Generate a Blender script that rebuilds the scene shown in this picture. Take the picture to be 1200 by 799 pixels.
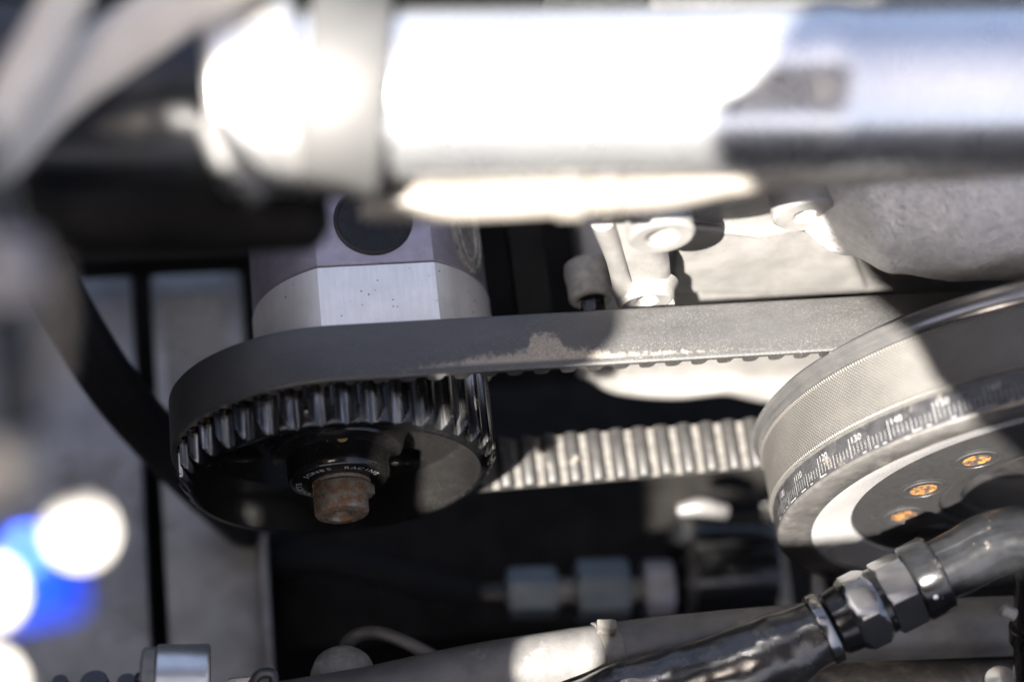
import bpy, bmesh, math, random
from mathutils import Vector, Matrix
random.seed(7)
MM = 0.001
V = Vector
for o in list(bpy.data.objects):
    bpy.data.objects.remove(o)
sc = bpy.context.scene
COL = sc.collection

# ------------------------------------------------------------------ camera (mm, scaled to metres)
CAM = V((-29.74, -214.96, 559.07))
FPX = 2227.75                                   # focal length in photo pixels (1200 wide)
RIGHT = V((0.98794657, -0.11300537, 0.10578921))
UP = V((0.05718705, 0.90151582, 0.42895088))
FWD = V((0.1438444, 0.41773078, -0.89711191))
cd = bpy.data.cameras.new("Camera")
cam = bpy.data.objects.new("Camera", cd)
COL.objects.link(cam)
m = Matrix((RIGHT, UP, -FWD)).transposed().to_4x4()
m.translation = CAM * MM
cam.matrix_world = m
cd.sensor_width = 36.0
cd.lens = FPX / 1200.0 * 36.0
cd.clip_start = 0.01
cd.clip_end = 50.0
cd.dof.use_dof = True
cd.dof.focus_distance = 0.585
cd.dof.aperture_fstop = 3.7
cd.dof.aperture_blades = 9
sc.camera = cam

# ------------------------------------------------------------------ sky, sun, exposure
SX, SY = -0.25, -0.05
SUN = (RIGHT * SX + UP * SY - FWD * math.sqrt(1 - SX * SX - SY * SY)).normalized()
world = bpy.data.worlds.new("World")
sc.world = world
world.use_nodes = True
nt = world.node_tree
bg = nt.nodes["Background"]
sky = nt.nodes.new("ShaderNodeTexSky")
sky.sky_type = 'NISHITA'
sky.sun_disc = False
sky.sun_elevation = math.asin(SUN.z)
sky.sun_rotation = math.atan2(SUN.x, SUN.y)
sky.air_density = 0.55
sky.dust_density = 7.0
sky.ozone_density = 0.1
nt.links.new(sky.outputs[0], bg.inputs[0])
bg.inputs[1].default_value = 0.05
sd = bpy.data.lights.new("Sun", 'SUN')
sd.energy = 5.0
sd.angle = math.radians(0.45)
sd.color = (1.0, 0.94, 0.86)
sun = bpy.data.objects.new("Sun", sd)
COL.objects.link(sun)
sun.rotation_euler = SUN.to_track_quat('Z', 'Y').to_euler()
sun.location = SUN * 2.0
sc.view_settings.view_transform = 'Standard'
sc.view_settings.look = 'None'
sc.view_settings.gamma = 1.0
sc.view_settings.exposure = 3.3
sc.view_settings.use_curve_mapping = False
sc.render.engine = 'CYCLES'
sc.cycles.max_bounces = 8
sc.cycles.glossy_bounces = 5
sc.cycles.diffuse_bounces = 4
sc.cycles.sample_clamp_indirect = 6.0
sc.cycles.use_denoising = True


def ray(px, py):
    return FWD + RIGHT * ((px - 600) / FPX) - UP * ((py - 399.5) / FPX)


def at(px, py, d):
    return CAM + ray(px, py) * d


def onz(px, py, z):
    v = ray(px, py)
    return CAM + v * ((z - CAM.z) / v.z)


def ony(px, py, y):
    v = ray(px, py)
    return CAM + v * ((y - CAM.y) / v.y)


# ------------------------------------------------------------------ materials
class NB:
    def __init__(s, name):
        s.m = bpy.data.materials.new(name)
        s.m.use_nodes = True
        s.t = s.m.node_tree
        s.b = s.t.nodes["Principled BSDF"]
        s.tc = s.t.nodes.new("ShaderNodeTexCoord")

    def n(s, kind, **kw):
        x = s.t.nodes.new("ShaderNode" + kind)
        for k, v in kw.items():
            if k.startswith('i_'):
                key = k[2:]
                key = int(key) if key.isdigit() else key.replace('_', ' ')
                s.put(x.inputs[key], v)
            else:
                setattr(x, k, v)
        return x

    def put(s, sock, v):
        if isinstance(v, bpy.types.NodeSocket):
            s.t.links.new(v, sock)
        elif isinstance(v, (tuple, list)) and sock.type == 'RGBA' and len(v) == 3:
            sock.default_value = (*v, 1)
        else:
            sock.default_value = v

    def noise(s, scale, detail=4, rough=0.6, vec=None, stretch=None):
        vec = vec or s.tc.outputs['Object']
        if stretch:
            mp = s.n("Mapping", i_0=vec)
            mp.inputs['Scale'].default_value = stretch
            vec = mp.outputs[0]
        x = s.n("TexNoise", i_Vector=vec, i_Scale=scale, i_Detail=detail, i_Roughness=rough)
        return x.outputs[0]

    def ramp(s, fac, stops):
        x = s.n("ValToRGB", i_0=fac)
        e = x.color_ramp.elements
        while len(e) < len(stops):
            e.new(0.5)
        for el, (p, c) in zip(e, stops):
            el.position = p
            el.color = (*c, 1) if isinstance(c, (tuple, list)) else (c, c, c, 1)
        return x.outputs[0]

    def math(s, op, a, b=None, c=None, clamp=False):
        x = s.n("Math", operation=op, use_clamp=clamp)
        for i, v in enumerate((a, b, c)):
            if v is not None:
                s.put(x.inputs[i], v)
        return x.outputs[0]

    def mix(s, fac, a, b):
        x = s.n("Mix", data_type='RGBA')
        s.put(x.inputs[0], fac)
        s.put(x.inputs[6], a)
        s.put(x.inputs[7], b)
        return x.outputs[2]

    def bump(s, h, strength=0.3, dist=0.0003, prev=None):
        x = s.n("Bump", i_Height=h, i_Strength=strength, i_Distance=dist)
        if prev:
            s.put(x.inputs['Normal'], prev)
        return x.outputs[0]

    def out(s, color=None, rough=None, metal=None, normal=None, spec=None, coat=None):
        if color is not None:
            s.put(s.b.inputs['Base Color'], color)
        if rough is not None:
            s.put(s.b.inputs['Roughness'], rough)
        if metal is not None:
            s.put(s.b.inputs['Metallic'], metal)
        if normal is not None:
            s.put(s.b.inputs['Normal'], normal)
        if spec is not None:
            s.put(s.b.inputs['Specular IOR Level'], spec)
        if coat is not None:
            s.put(s.b.inputs['Coat Weight'], coat)
        return s.m


def simple(name, c0, c1, rough, metal, scale=400, bump=0.1, bscale=None, bdist=0.0003, r1=None, dust=0.0, dustc=(.33, .29, .24), spec=None):
    b = NB(name)
    n1 = b.noise(scale, 5)
    f = b.ramp(n1, [(0.35, 0.0), (0.65, 1.0)])
    col = b.mix(f, c0, c1)
    rg = b.math('MULTIPLY_ADD', b.noise(scale * 2.3, 3), (r1 or rough * .4), rough - (r1 or rough * .4) * .5)
    mt = metal
    if dust > 0:
        d = b.ramp(b.noise(scale * 0.6, 9, 0.72), [(0.62 - dust * .3, 0.0), (0.74 - dust * .2, 1.0)])
        d = b.math('MULTIPLY', d, min(1, .35 + dust))
        col = b.mix(d, col, dustc)
        rg = b.math('MULTIPLY_ADD', d, 0.35, rg, clamp=True)
        mt = b.math('MULTIPLY_ADD', d, -metal, metal)
    nrm = b.bump(b.noise(bscale or scale * 3, 4), bump, bdist)
    return b.out(col, rg, mt, nrm, spec)


M = {}
M['alu'] = None


def build_materials():
    # machined aluminium, fine tool lines + tiny pits
    b = NB("machined_aluminium")
    lines = b.noise(900, 3, .6, stretch=(1, .08, 1))
    v = b.n("TexVoronoi", i_Scale=420.0, i_Vector=b.tc.outputs['Object'])
    pit = b.ramp(v.outputs['Distance'], [(0.10, 1.0), (0.16, 0.0)])
    pit = b.math('MULTIPLY', pit, b.ramp(b.noise(70, 3), [(.5, 0.0), (.58, 1.0)]))
    col = b.mix(b.ramp(lines, [(.35, 0.0), (.65, 1.0)]), (.74, .72, .685), (.81, .79, .75))
    col = b.mix(b.ramp(b.noise(45, 6, .7), [(.45, 0.0), (.75, .6)]), col, (.6, .57, .53))
    col = b.mix(pit, col, (.12, .11, .1))
    M['alu'] = b.out(col, b.math('MULTIPLY_ADD', lines, .22, .34), b.math('MULTIPLY_ADD', pit, -.75, .75),
                     b.bump(b.math('SUBTRACT', lines, pit), .12, .0002))
    M['purple'] = simple("anodised_purple_grey", (.265, .242, .28), (.32, .295, .335), .42, .7, 250, .06, 1500)
    M['plug'] = simple("black_plug", (.006, .006, .007), (.012, .012, .013), .3, .0, 300, .1, 900, r1=.2, spec=.25)
    M['cast'] = simple("cast_aluminium", (.17, .165, .158), (.235, .228, .22), .48, .4, 90, .5, 1700, .0005)
    M['cast_rough'] = simple("rough_cast_aluminium", (.34, .335, .325), (.46, .45, .44), .5, .3, 260, .8, 620, .0012, dust=.0)
    M['steel_plate'] = simple("dull_aluminium_plate", (.17, .172, .176), (.27, .272, .276), .46, .6, 28, .25, 400, r1=.3, dust=.35, dustc=(.1, .088, .076))
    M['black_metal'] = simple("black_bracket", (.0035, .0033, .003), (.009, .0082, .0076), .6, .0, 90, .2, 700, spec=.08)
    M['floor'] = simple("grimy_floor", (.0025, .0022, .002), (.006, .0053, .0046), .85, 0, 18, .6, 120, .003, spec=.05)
    M['light_blocker'] = simple("blocker_grey", (.05, .05, .055), (.07, .07, .075), .5, 0, 40)  # plain grey of the unseen panels added to block light
    M['chrome'] = simple("polished_aluminium_tube", (.66, .68, .71), (.76, .77, .79), .28, .9, 50, .12, 120, .0008, r1=.16)
    M['satin'] = simple("satin_aluminium", (.62, .62, .62), (.74, .73, .72), .34, .9, 110, .08, 600)
    M['glint'] = simple("glint_metal", (.26, .25, .235), (.33, .32, .3), .5, .4, 110, .0, 600, r1=.02)
    M['grey_band'] = simple("grey_clamp_band", (.04, .04, .04), (.05, .05, .05), .55, .0, 60, .1)
    M['cream'] = simple("pale_painted_bar", (.13, .119, .104), (.17, .156, .138), .5, .1, 60, .1)
    M['beige'] = simple("beige_paint", (.62, .575, .51), (.72, .67, .6), .5, .0, 60, .1)
    M['hose'] = simple("black_rubber", (.014, .016, .02), (.022, .025, .03), .34, 0, 200, .2, 900, dust=.05)
    M['hose_grey'] = simple("worn_grey_rubber", (.055, .054, .054), (.085, .082, .08), .45, .0, 110, .25, 900, .0004, r1=.25, dust=.1, dustc=(.3, .27, .23))
    M['tan_hose'] = simple("dusty_rubber", (.07, .064, .057), (.14, .122, .104), .75, 0, 220, .5, 800, .0006, dust=.4)
    M['an'] = simple("black_anodised", (.018, .019, .021), (.03, .031, .034), .2, .7, 200, .04, 900, r1=.1, dust=.03)
    M['an_hex'] = simple("worn_anodised_hex", (.2, .2, .202), (.26, .258, .255), .2, .95, 120, .03, 900, r1=.1, dust=.0)
    M['teal'] = simple("teal_grey_anodised", (.085, .105, .12), (.115, .135, .15), .42, .5, 90, .1, 900)
    M['whiteplate'] = simple("pale_plate", (.2, .2, .23), (.26, .255, .28), .5, .4, 90, .1)
    M['blue'] = simple("blue_anodised", (.001, .02, .34), (.002, .035, .45), .4, .6, 90, .05)
    M['tie'] = simple("grey_cable_tie", (.07, .067, .062), (.12, .112, .102), .4, .0, 300, .2, 900, dust=.1)
    M['ink'] = simple("white_ink", (.2, .2, .2), (.3, .3, .3), .6, 0, 900, .0)
    M['ink_faded'] = simple("worn_white_ink", (.16, .16, .16), (.6, .6, .6), .6, 0, 1500, .0)
    b = NB("orange_rust")
    f = b.ramp(b.noise(330, 5, .7), [(.46, 0.0), (.6, 1.0)])
    M['rust_or'] = b.out(b.mix(f, (.035, .03, .028), b.mix(b.noise(900, 3), (.2, .07, .015), (.5, .23, .05))), .6, .2, b.bump(b.noise(1200, 4), .6, .0006))
    M['brass'] = simple("brass_screw", (.16, .11, .035), (.3, .2, .06), .5, .6, 500, .3)
    M['seal'] = simple("worn_seal", (.1, .1, .095), (.3, .28, .23), .5, .3, 400, .4, 900)
    M['cap'] = simple("grey_cap", (.13, .13, .125), (.21, .205, .195), .6, .2, 300, .5, 1300, .0006, dust=.2)
    # rusty steel
    b = NB("rusty_steel")
    f = b.ramp(b.noise(330, 8, .72), [(.44, 0.0), (.58, 1.0)])
    rc = b.mix(b.noise(900, 4), (.045, .02, .008), (.19, .09, .03))
    st = b.mix(b.noise(500, 3), (.12, .112, .1), (.3, .278, .245))
    M['rusty'] = b.out(b.mix(f, st, rc), b.math('MULTIPLY_ADD', f, .35, .42), b.math('MULTIPLY_ADD', f, -.65, .75),
                       b.bump(b.noise(700, 6, .7), .5, .0005))
    # gloss black anodised pulley, worn bright where the belt runs (UV: x angle mm, y axial mm)
    b = NB("pulley_black")
    wear = b.ramp(b.noise(420, 6, .7), [(.56, 0.0), (.75, 1.0)])
    col = b.mix(b.math('MULTIPLY', wear, .4), (.03, .031, .034), (.2, .185, .165))
    M['pulley'] = b.out(col, b.math('MULTIPLY_ADD', wear, .14, .2), .9, b.bump(b.noise(1200, 4), .08, .0002))
    b = NB("pulley_groove_wear")
    wear = b.ramp(b.noise(700, 4, .6, stretch=(1, .06, 1)), [(.45, 0.0), (.75, 1.0)])
    col = b.mix(wear, (.07, .07, .07), (.5, .475, .44))
    M['groove'] = b.out(col, b.math('MULTIPLY_ADD', b.noise(900, 3, .5, stretch=(1, .1, 1)), .16, .16), .9, b.bump(b.noise(1500, 4), .05, .0002))
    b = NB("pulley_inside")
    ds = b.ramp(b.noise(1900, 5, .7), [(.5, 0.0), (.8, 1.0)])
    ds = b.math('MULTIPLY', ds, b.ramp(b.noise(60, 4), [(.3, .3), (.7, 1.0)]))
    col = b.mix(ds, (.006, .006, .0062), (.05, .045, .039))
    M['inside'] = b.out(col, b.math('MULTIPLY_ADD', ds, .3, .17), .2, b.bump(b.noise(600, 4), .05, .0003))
    # belt rubber (UV metres: u along the run, v = y across)
    b = NB("belt_rubber")
    uv = b.n("UVMap").outputs[0]
    sp = b.n("SeparateXYZ", i_0=uv)
    u, v = sp.outputs[0], sp.outputs[1]
    base = b.mix(b.ramp(b.noise(90, 6, .7, stretch=(.3, 1, 1)), [(.3, 0.0), (.7, 1.0)]), (.013, .0128, .0126), (.03, .0292, .0285))
    haze = b.ramp(b.noise(1800, 5, .75), [(.52, 0.0), (.78, 1.0)])
    base = b.mix(b.math('MULTIPLY', b.math('MULTIPLY', haze, b.ramp(b.noise(55, 5, .65, stretch=(.5, 1, 1)), [(.38, .25), (.66, 1.0)])), .42), base, (.19, .18, .165))
    sc1 = b.noise(160, 5, .8, stretch=(1, 14, 1), vec=uv)
    base = b.mix(b.ramp(sc1, [(.66, 0.0), (.7, .35)]), base, (.22, .2, .18))
    # sandy grit caked along the front edge: profile of the hump along u
    prof = b.n("FloatCurve")
    prof.inputs[0].default_value = 1
    um = b.math('MULTIPLY_ADD', u, 1 / .16, -.0 / .16, clamp=True)      # 0..160 mm along the top run
    b.put(prof.inputs[1], um)
    cu = prof.mapping.curves[0]
    pts = GRIT
    for i, (x_, y_) in enumerate(pts):
        if i == 0:
            cu.points[0].location = (x_, y_)
        elif i == len(pts) - 1:
            cu.points[len(cu.points) - 1].location = (x_, y_)
        else:
            cu.points.new(x_, y_)
    prof.mapping.update()
    vr = b.math('MULTIPLY', b.math('SUBTRACT', v, .0125), 1 / .018)
    wob = b.math('MULTIPLY', b.math('SUBTRACT', b.noise(480, 8, .75), .5), .5)
    gm = b.math('SUBTRACT', b.math('ADD', prof.outputs[0], wob), vr)
    gm = b.ramp(gm, [(.0, 0.0), (.10, 1.0)])
    lowcut = b.ramp(vr, [(.07, 0.0), (.13, 1.0)])
    speck = b.ramp(b.noise(2600, 3, .7), [(.36, 0.0), (.56, 1.0)])
    gm = b.math('MULTIPLY', b.math('MULTIPLY', gm, lowcut), b.math('MULTIPLY_ADD', speck, .65, .3))
    loose = b.math('MULTIPLY', b.ramp(b.noise(2300, 2, .6), [(.66, 0.0), (.71, 1.0)]),
                   b.ramp(b.math('SUBTRACT', b.math('MULTIPLY_ADD', prof.outputs[0], 1.4, .3), vr), [(.0, 0.0), (.4, 1.0)]))
    gm = b.math('MAXIMUM', gm, b.math('MULTIPLY', loose, .8))
    grain = b.mix(b.noise(3000, 2), (.17, .14, .105), (.42, .375, .31))
    col = b.mix(gm, base, grain)
    hgt = b.math('ADD', b.math('MULTIPLY', b.noise(2600, 3), gm), b.math('MULTIPLY', b.noise(1600, 4), .25))
    M['belt'] = b.out(col, b.math('MULTIPLY_ADD', gm, .25, .46), 0, b.bump(hgt, .5, .0004), spec=.9)
    M['belt_tooth'] = simple("belt_tooth_face", (.010, .0098, .0098), (.019, .018, .0175), .5, 0, 300, .25, 1200, dust=.1)
    M['belt_land'] = simple("belt_dusty_land", (.034, .032, .03), (.075, .07, .063), .75, 0, 420, .5, 1400, .0005)
    # damper outer ring
    M['ring'] = simple("damper_black_ring", (.055, .054, .053), (.09, .086, .082), .38, .3, 220, .12, 900, r1=.2, dust=.2, dustc=(.2, .18, .155))
    M['ring_lip'] = simple("damper_polished_lip", (.16, .16, .162), (.21, .206, .202), .2, .8, 120, .04, 900, r1=.1)
    M['tape'] = simple("timing_tape_black", (.016, .016, .018), (.03, .03, .032), .3, .0, 200, .08, 900, r1=.2, dust=.16, dustc=(.2, .18, .15))
    M['ring_chrome'] = simple("turned_bright_ring", (.7, .69, .69), (.82, .81, .8), .22, .68, 60, .04, 900, r1=.12)
    M['plate'] = simple("dark_hub_plate", (.017, .017, .018), (.023, .0225, .0225), .42, .1, 500, .08, 1000, r1=.08, dust=.0)
    M['bore'] = simple("dark_bore", (.02, .02, .022), (.05, .047, .045), .4, .5, 220, .15, 900)
    # knurled band
    b = NB("knurled_band")
    uv = b.n("UVMap").outputs[0]
    sp = b.n("SeparateXYZ", i_0=uv)
    k = 2 * math.pi / .00125
    su = b.math('SINE', b.math('MULTIPLY', sp.outputs[0], k))
    sv = b.math('SINE', b.math('MULTIPLY', sp.outputs[1], k))
    kn = b.math('MULTIPLY', su, sv)
    big = b.noise(70, 6, .7)
    col = b.mix(b.ramp(big, [(.35, 0.0), (.7, 1.0)]), (.058, .0565, .054), (.085, .081, .075))
    col = b.mix(b.ramp(kn, [(.45, 0.0), (.8, .6)]), col, (.24, .23, .215))
    col = b.mix(b.ramp(b.noise(170, 8, .75), [(.6, 0.0), (.7, .5)]), col, (.16, .14, .11))
    M['knurl'] = b.out(col, .5, .45, b.bump(kn, .55, .0003))
    b = NB("knurled_edge_bead")
    uv = b.n("UVMap").outputs[0]
    sp = b.n("SeparateXYZ", i_0=uv)
    su = b.math('SINE', b.math('MULTIPLY', sp.outputs[0], 2 * math.pi / .00105))
    col = b.mix(b.ramp(su, [(.3, 0.0), (.7, 1.0)]), (.05, .048, .045), (.2, .19, .175))
    M['bead'] = b.out(col, .5, .4, b.bump(su, .6, .0003))
    # braided hose
    b = NB("black_braid")
    uv = b.n("UVMap").outputs[0]
    sp = b.n("SeparateXYZ", i_0=uv)
    p1 = b.math('SINE', b.math('MULTIPLY', b.math('ADD', sp.outputs[0], sp.outputs[1]), 2 * math.pi / .0022))
    p2 = b.math('SINE', b.math('MULTIPLY', b.math('SUBTRACT', sp.outputs[0], sp.outputs[1]), 2 * math.pi / .0022))
    w = b.math('MULTIPLY', p1, p2)
    col = b.mix(b.ramp(w, [(.4, 0.0), (.8, 1.0)]), (.006, .006, .007), (.014, .0145, .016))
    M['braid'] = b.out(col, .5, 0, b.bump(w, .6, .0005), spec=.12)
    # shrink-wrapped, creased black sleeve
    b = NB("creased_sleeve")
    cr = b.noise(16, 3, .5, stretch=(1, 1.6, 2))
    col = b.mix(b.ramp(b.noise(160, 6, .7), [(.5, 0.0), (.75, 1.0)]), (.014, .014, .015), (.05, .047, .043))
    M['sleeve'] = b.out(col, b.math('MULTIPLY_ADD', b.noise(220, 4), .2, .14), 0, b.bump(cr, .25, .01), spec=.8)


# grit hump along the top run (x: 0..160 mm of run, y: 0..1 of belt width)
GRIT = [(0.0, 0.0), (0.10, .08), (0.16, .16), (0.22, .22), (0.27, .28), (0.32, .32), (0.348, .36), (0.368, .62), (0.405, .60), (0.422, .34), (0.47, .28), (.52, .17), (0.6, .14), (.7, .10), (1.0, 0.0)]
build_materials()


# ------------------------------------------------------------------ object helpers
def thing(name, loc, label, cat, group=None):
    o = bpy.data.objects.new(name, None)
    o.empty_display_size = 0.01
    COL.objects.link(o)
    o.location = V(loc) * MM
    o["label"] = label
    o["category"] = cat
    if group:
        o["group"] = group
    return o


def tag(o, label, cat, group=None):
    o["label"] = label
    o["category"] = cat
    if group:
        o["group"] = group
    return o


def origin_of(p):
    w = V((0, 0, 0))
    while p:
        w += p.location
        p = p.parent
    return w


def mesh_obj(name, verts, faces, mat, parent=None, smooth=35, uvs=None, mats=None, fmat=None, loc=None):
    """verts in world mm. The object's origin sits at the parent's origin or at loc (mm)."""
    org = origin_of(parent) if parent else (V(loc) * MM if loc is not None else V((0, 0, 0)))
    if parent is None and loc is None:
        c = V((0, 0, 0))
        for v in verts:
            c += V(v)
        c /= len(verts)
        org = c * MM
    me = bpy.data.meshes.new(name)
    me.from_pydata([tuple(V(v) * MM - org) for v in verts], [], faces)
    for x in (mats or [mat]):
        me.materials.append(M[x])
    if fmat:
        me.polygons.foreach_set("material_index", fmat)
    if uvs:
        lay = me.uv_layers.new(name="UVMap")
        for poly in me.polygons:
            for li, vi in zip(poly.loop_indices, poly.vertices):
                lay.data[li].uv = uvs[vi]
    me.validate()
    bm = bmesh.new()
    bm.from_mesh(me)
    bmesh.ops.recalc_face_normals(bm, faces=bm.faces)
    bm.to_mesh(me)
    bm.free()
    if smooth:
        me.shade_smooth()
        me.set_sharp_from_angle(angle=math.radians(smooth))
    o = bpy.data.objects.new(name, me)
    COL.objects.link(o)
    if parent:
        o.parent = parent
    else:
        o.location = org
    return o


def basis(axis, ref=None):
    a = V(axis).normalized()
    r = V(ref) if ref is not None else (V((0, 0, 1)) if abs(a.z) < .9 else V((1, 0, 0)))
    e1 = (r - a * r.dot(a)).normalized()
    return a, e1, a.cross(e1)


def lathe_data(O, axis, prof, segs=64, ref=None, closed_ends=True, poly=None, a0=0.0, a1=2 * math.pi):
    """prof: [(radius, height along axis)], mm. poly=n gives an n-gon cross-section (hex nuts)."""
    O = V(O)
    a, e1, e2 = basis(axis, ref)
    full = abs(a1 - a0 - 2 * math.pi) < 1e-6
    verts, uvs, faces = [], [], []
    nseg = segs if full else segs + 1
    L = 0.0
    rmax = max(p[0] for p in prof)
    for j, (r, h) in enumerate(prof):
        if j:
            L += math.hypot(r - prof[j - 1][0], h - prof[j - 1][1])
        for i in range(nseg):
            t = a0 + (a1 - a0) * i / segs
            rr = r
            verts.append(O + a * h + (e1 * math.cos(t) + e2 * math.sin(t)) * rr)
            uvs.append((t * rmax * MM, L * MM))
    for j in range(len(prof) - 1):
        for i in range(segs):
            i2 = (i + 1) % nseg if full else i + 1
            faces.append((j * nseg + i, j * nseg + i2, (j + 1) * nseg + i2, (j + 1) * nseg + i))
    if closed_ends and full:
        if prof[0][0] > 1e-6:
            faces.append(tuple(range(nseg))[::-1])
        if prof[-1][0] > 1e-6:
            k = (len(prof) - 1) * nseg
            faces.append(tuple(range(k, k + nseg)))
    return verts, faces, uvs


def lathe(name, O, axis, prof, mat, parent=None, segs=64, smooth=35, closed_ends=True, ref=None):
    v, f, uv = lathe_data(O, axis, prof, segs, ref, closed_ends)
    return mesh_obj(name, v, f, mat, parent, smooth, uv)


def hexagon(name, O, axis, R, h0, h1, mat, parent=None, ch=.8, ref=None, bore=0.0, n=6):
    """hex nut with the turned chamfer at both ends: R is the across-corners radius."""
    O = V(O)
    a, e1, e2 = basis(axis, ref)
    segs = n * 10
    verts, faces = [], []
    hs = [(h0, 1), (h0 + ch * .5, .5), (h0 + ch, 0), (h1 - ch, 0), (h1 - ch * .5, .5), (h1, 1)]
    ap = R * math.cos(math.pi / n)
    for h, k in hs:
        lim = R - (R - ap) * (1.15 * k) if k else R
        for i in range(segs):
            t = 2 * math.pi * i / segs
            tt = (t + math.pi / n) % (2 * math.pi / n) - math.pi / n
            r = min(ap / math.cos(abs((t % (2 * math.pi / n)) - math.pi / n)), lim)
            verts.append(O + a * h + (e1 * math.cos(t) + e2 * math.sin(t)) * r)
    for j in range(len(hs) - 1):
        for i in range(segs):
            i2 = (i + 1) % segs
            faces.append((j * segs + i, j * segs + i2, (j + 1) * segs + i2, (j + 1) * segs + i))
    k = (len(hs) - 1) * segs
    if bore > 0:
        for base, rev in ((0, True), (k, False)):
            s = len(verts)
            h = hs[0][0] if rev else hs[-1][0]
            for i in range(segs):
                t = 2 * math.pi * i / segs
                verts.append(O + a * h + (e1 * math.cos(t) + e2 * math.sin(t)) * bore)
            for i in range(segs):
                i2 = (i + 1) % segs
                faces.append((base + i, base + i2, s + i2, s + i))
    else:
        faces.append(tuple(range(segs))[::-1])
        faces.append(tuple(range(k, k + segs)))
    return mesh_obj(name, verts, faces, mat, parent, 28)


def spline(pts, n=10):
    P = [V(p[:3]) for p in pts]
    R = [p[3] for p in pts]
    out = []
    for i in range(len(P) - 1):
        p0 = P[i - 1] if i else P[0] * 2 - P[1]
        p3 = P[i + 2] if i + 2 < len(P) else P[-1] * 2 - P[-2]
        p1, p2 = P[i], P[i + 1]
        for k in range(n):
            t = k / n
            q = .5 * ((2 * p1) + (p2 - p0) * t + (2 * p0 - 5 * p1 + 4 * p2 - p3) * t * t + (3 * p1 - p0 - 3 * p2 + p3) * t ** 3)
            s = t * t * (3 - 2 * t)
            out.append((q, R[i] * (1 - s) + R[i + 1] * s))
    out.append((P[-1], R[-1]))
    return out


def tube(name, pts, mat, parent=None, segs=40, n=10, wob=0.0, wfreq=.08, smooth=50):
    """pts: list of (point, radius)"""
    pr = spline([(*p, r) for p, r in pts], n)
    verts, faces, uvs = [], [], []
    t0 = (pr[1][0] - pr[0][0]).normalized()
    _, e1, _ = basis(t0)
    L = 0
    from mathutils import noise as mn
    for j, (q, r) in enumerate(pr):
        tg = (pr[min(j + 1, len(pr) - 1)][0] - pr[max(j - 1, 0)][0]).normalized()
        e1 = (e1 - tg * e1.dot(tg)).normalized()
        e2 = tg.cross(e1)
        if j:
            L += (q - pr[j - 1][0]).length
        for i in range(segs):
            t = 2 * math.pi * i / segs
            d = e1 * math.cos(t) + e2 * math.sin(t)
            rr = r
            if wob:
                rr += wob * mn.fractal(((q + d * r) * wfreq), 1.0, 2.0, 4)
            verts.append(q + d * rr)
            uvs.append((t * r * MM, L * MM))
    for j in range(len(pr) - 1):
        for i in range(segs):
            i2 = (i + 1) % segs
            faces.append((j * segs + i, j * segs + i2, (j + 1) * segs + i2, (j + 1) * segs + i))
    faces.append(tuple(range(segs))[::-1])
    k = (len(pr) - 1) * segs
    faces.append(tuple(range(k, k + segs)))
    return mesh_obj(name, verts, faces, mat, parent, smooth, uvs)


def bevel_mesh(o, w, segs=2, angle=30):
    bm = bmesh.new()
    bm.from_mesh(o.data)
    bmesh.ops.remove_doubles(bm, verts=bm.verts, dist=1e-6)
    ed = [e for e in bm.edges if len(e.link_faces) == 2 and e.calc_face_angle(0) > math.radians(angle)]
    bmesh.ops.bevel(bm, geom=ed, offset=w * MM, segments=segs, profile=.6, affect='EDGES', clamp_overlap=True)
    bm.to_mesh(o.data)
    bm.free()
    o.data.shade_smooth()
    o.data.set_sharp_from_angle(angle=math.radians(40))
    return o


def prism(name, poly, vec, mat, parent=None, bevel=1.0, segs=2):
    """poly: world mm points of one face, extruded by vec."""
    n = len(poly)
    vec = V(vec)
    verts = [V(p) for p in poly] + [V(p) + vec for p in poly]
    faces = [tuple(range(n)), tuple(range(2 * n - 1, n - 1, -1))]
    for i in range(n):
        j = (i + 1) % n
        faces.append((i, i + n, j + n, j))
    o = mesh_obj(name, verts, faces, mat, parent, 0)
    if bevel:
        bevel_mesh(o, bevel, segs)
    return o


def box(name, c, ex, ey, ez, mat, parent=None, bevel=.6):
    c, ex, ey, ez = V(c), V(ex), V(ey), V(ez)
    p = [c - ex - ey - ez, c + ex - ey - ez, c + ex + ey - ez, c - ex + ey - ez]
    return prism(name, p, ez * 2, mat, parent, bevel)


def flat_curve(loops, thick, bevel=0.0):
    """filled 2-D outline with holes -> (verts, faces) in mm, in the curve's xy plane."""
    cu = bpy.data.curves.new("tmp", 'CURVE')
    cu.dimensions = '2D'
    cu.fill_mode = 'BOTH'
    cu.extrude = max(thick / 2 - bevel, 0)
    cu.bevel_depth = bevel
    cu.bevel_resolution = 1
    for lp in loops:
        s = cu.splines.new('POLY')
        s.points.add(len(lp) - 1)
        for p, q in zip(s.points, lp):
            p.co = (q[0], q[1], 0, 1)
        s.use_cyclic_u = True
    o = bpy.data.objects.new("tmp", cu)
    me = bpy.data.meshes.new_from_object(o)
    vs = [v.co.copy() for v in me.vertices]
    fs = [tuple(p.vertices) for p in me.polygons]
    bpy.data.objects.remove(o)
    bpy.data.curves.remove(cu)
    bpy.data.meshes.remove(me)
    return vs, fs


def circle2(cx, cy, r, n=48):
    return [(cx + r * math.cos(2 * math.pi * i / n), cy + r * math.sin(2 * math.pi * i / n)) for i in range(n)]


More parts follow.
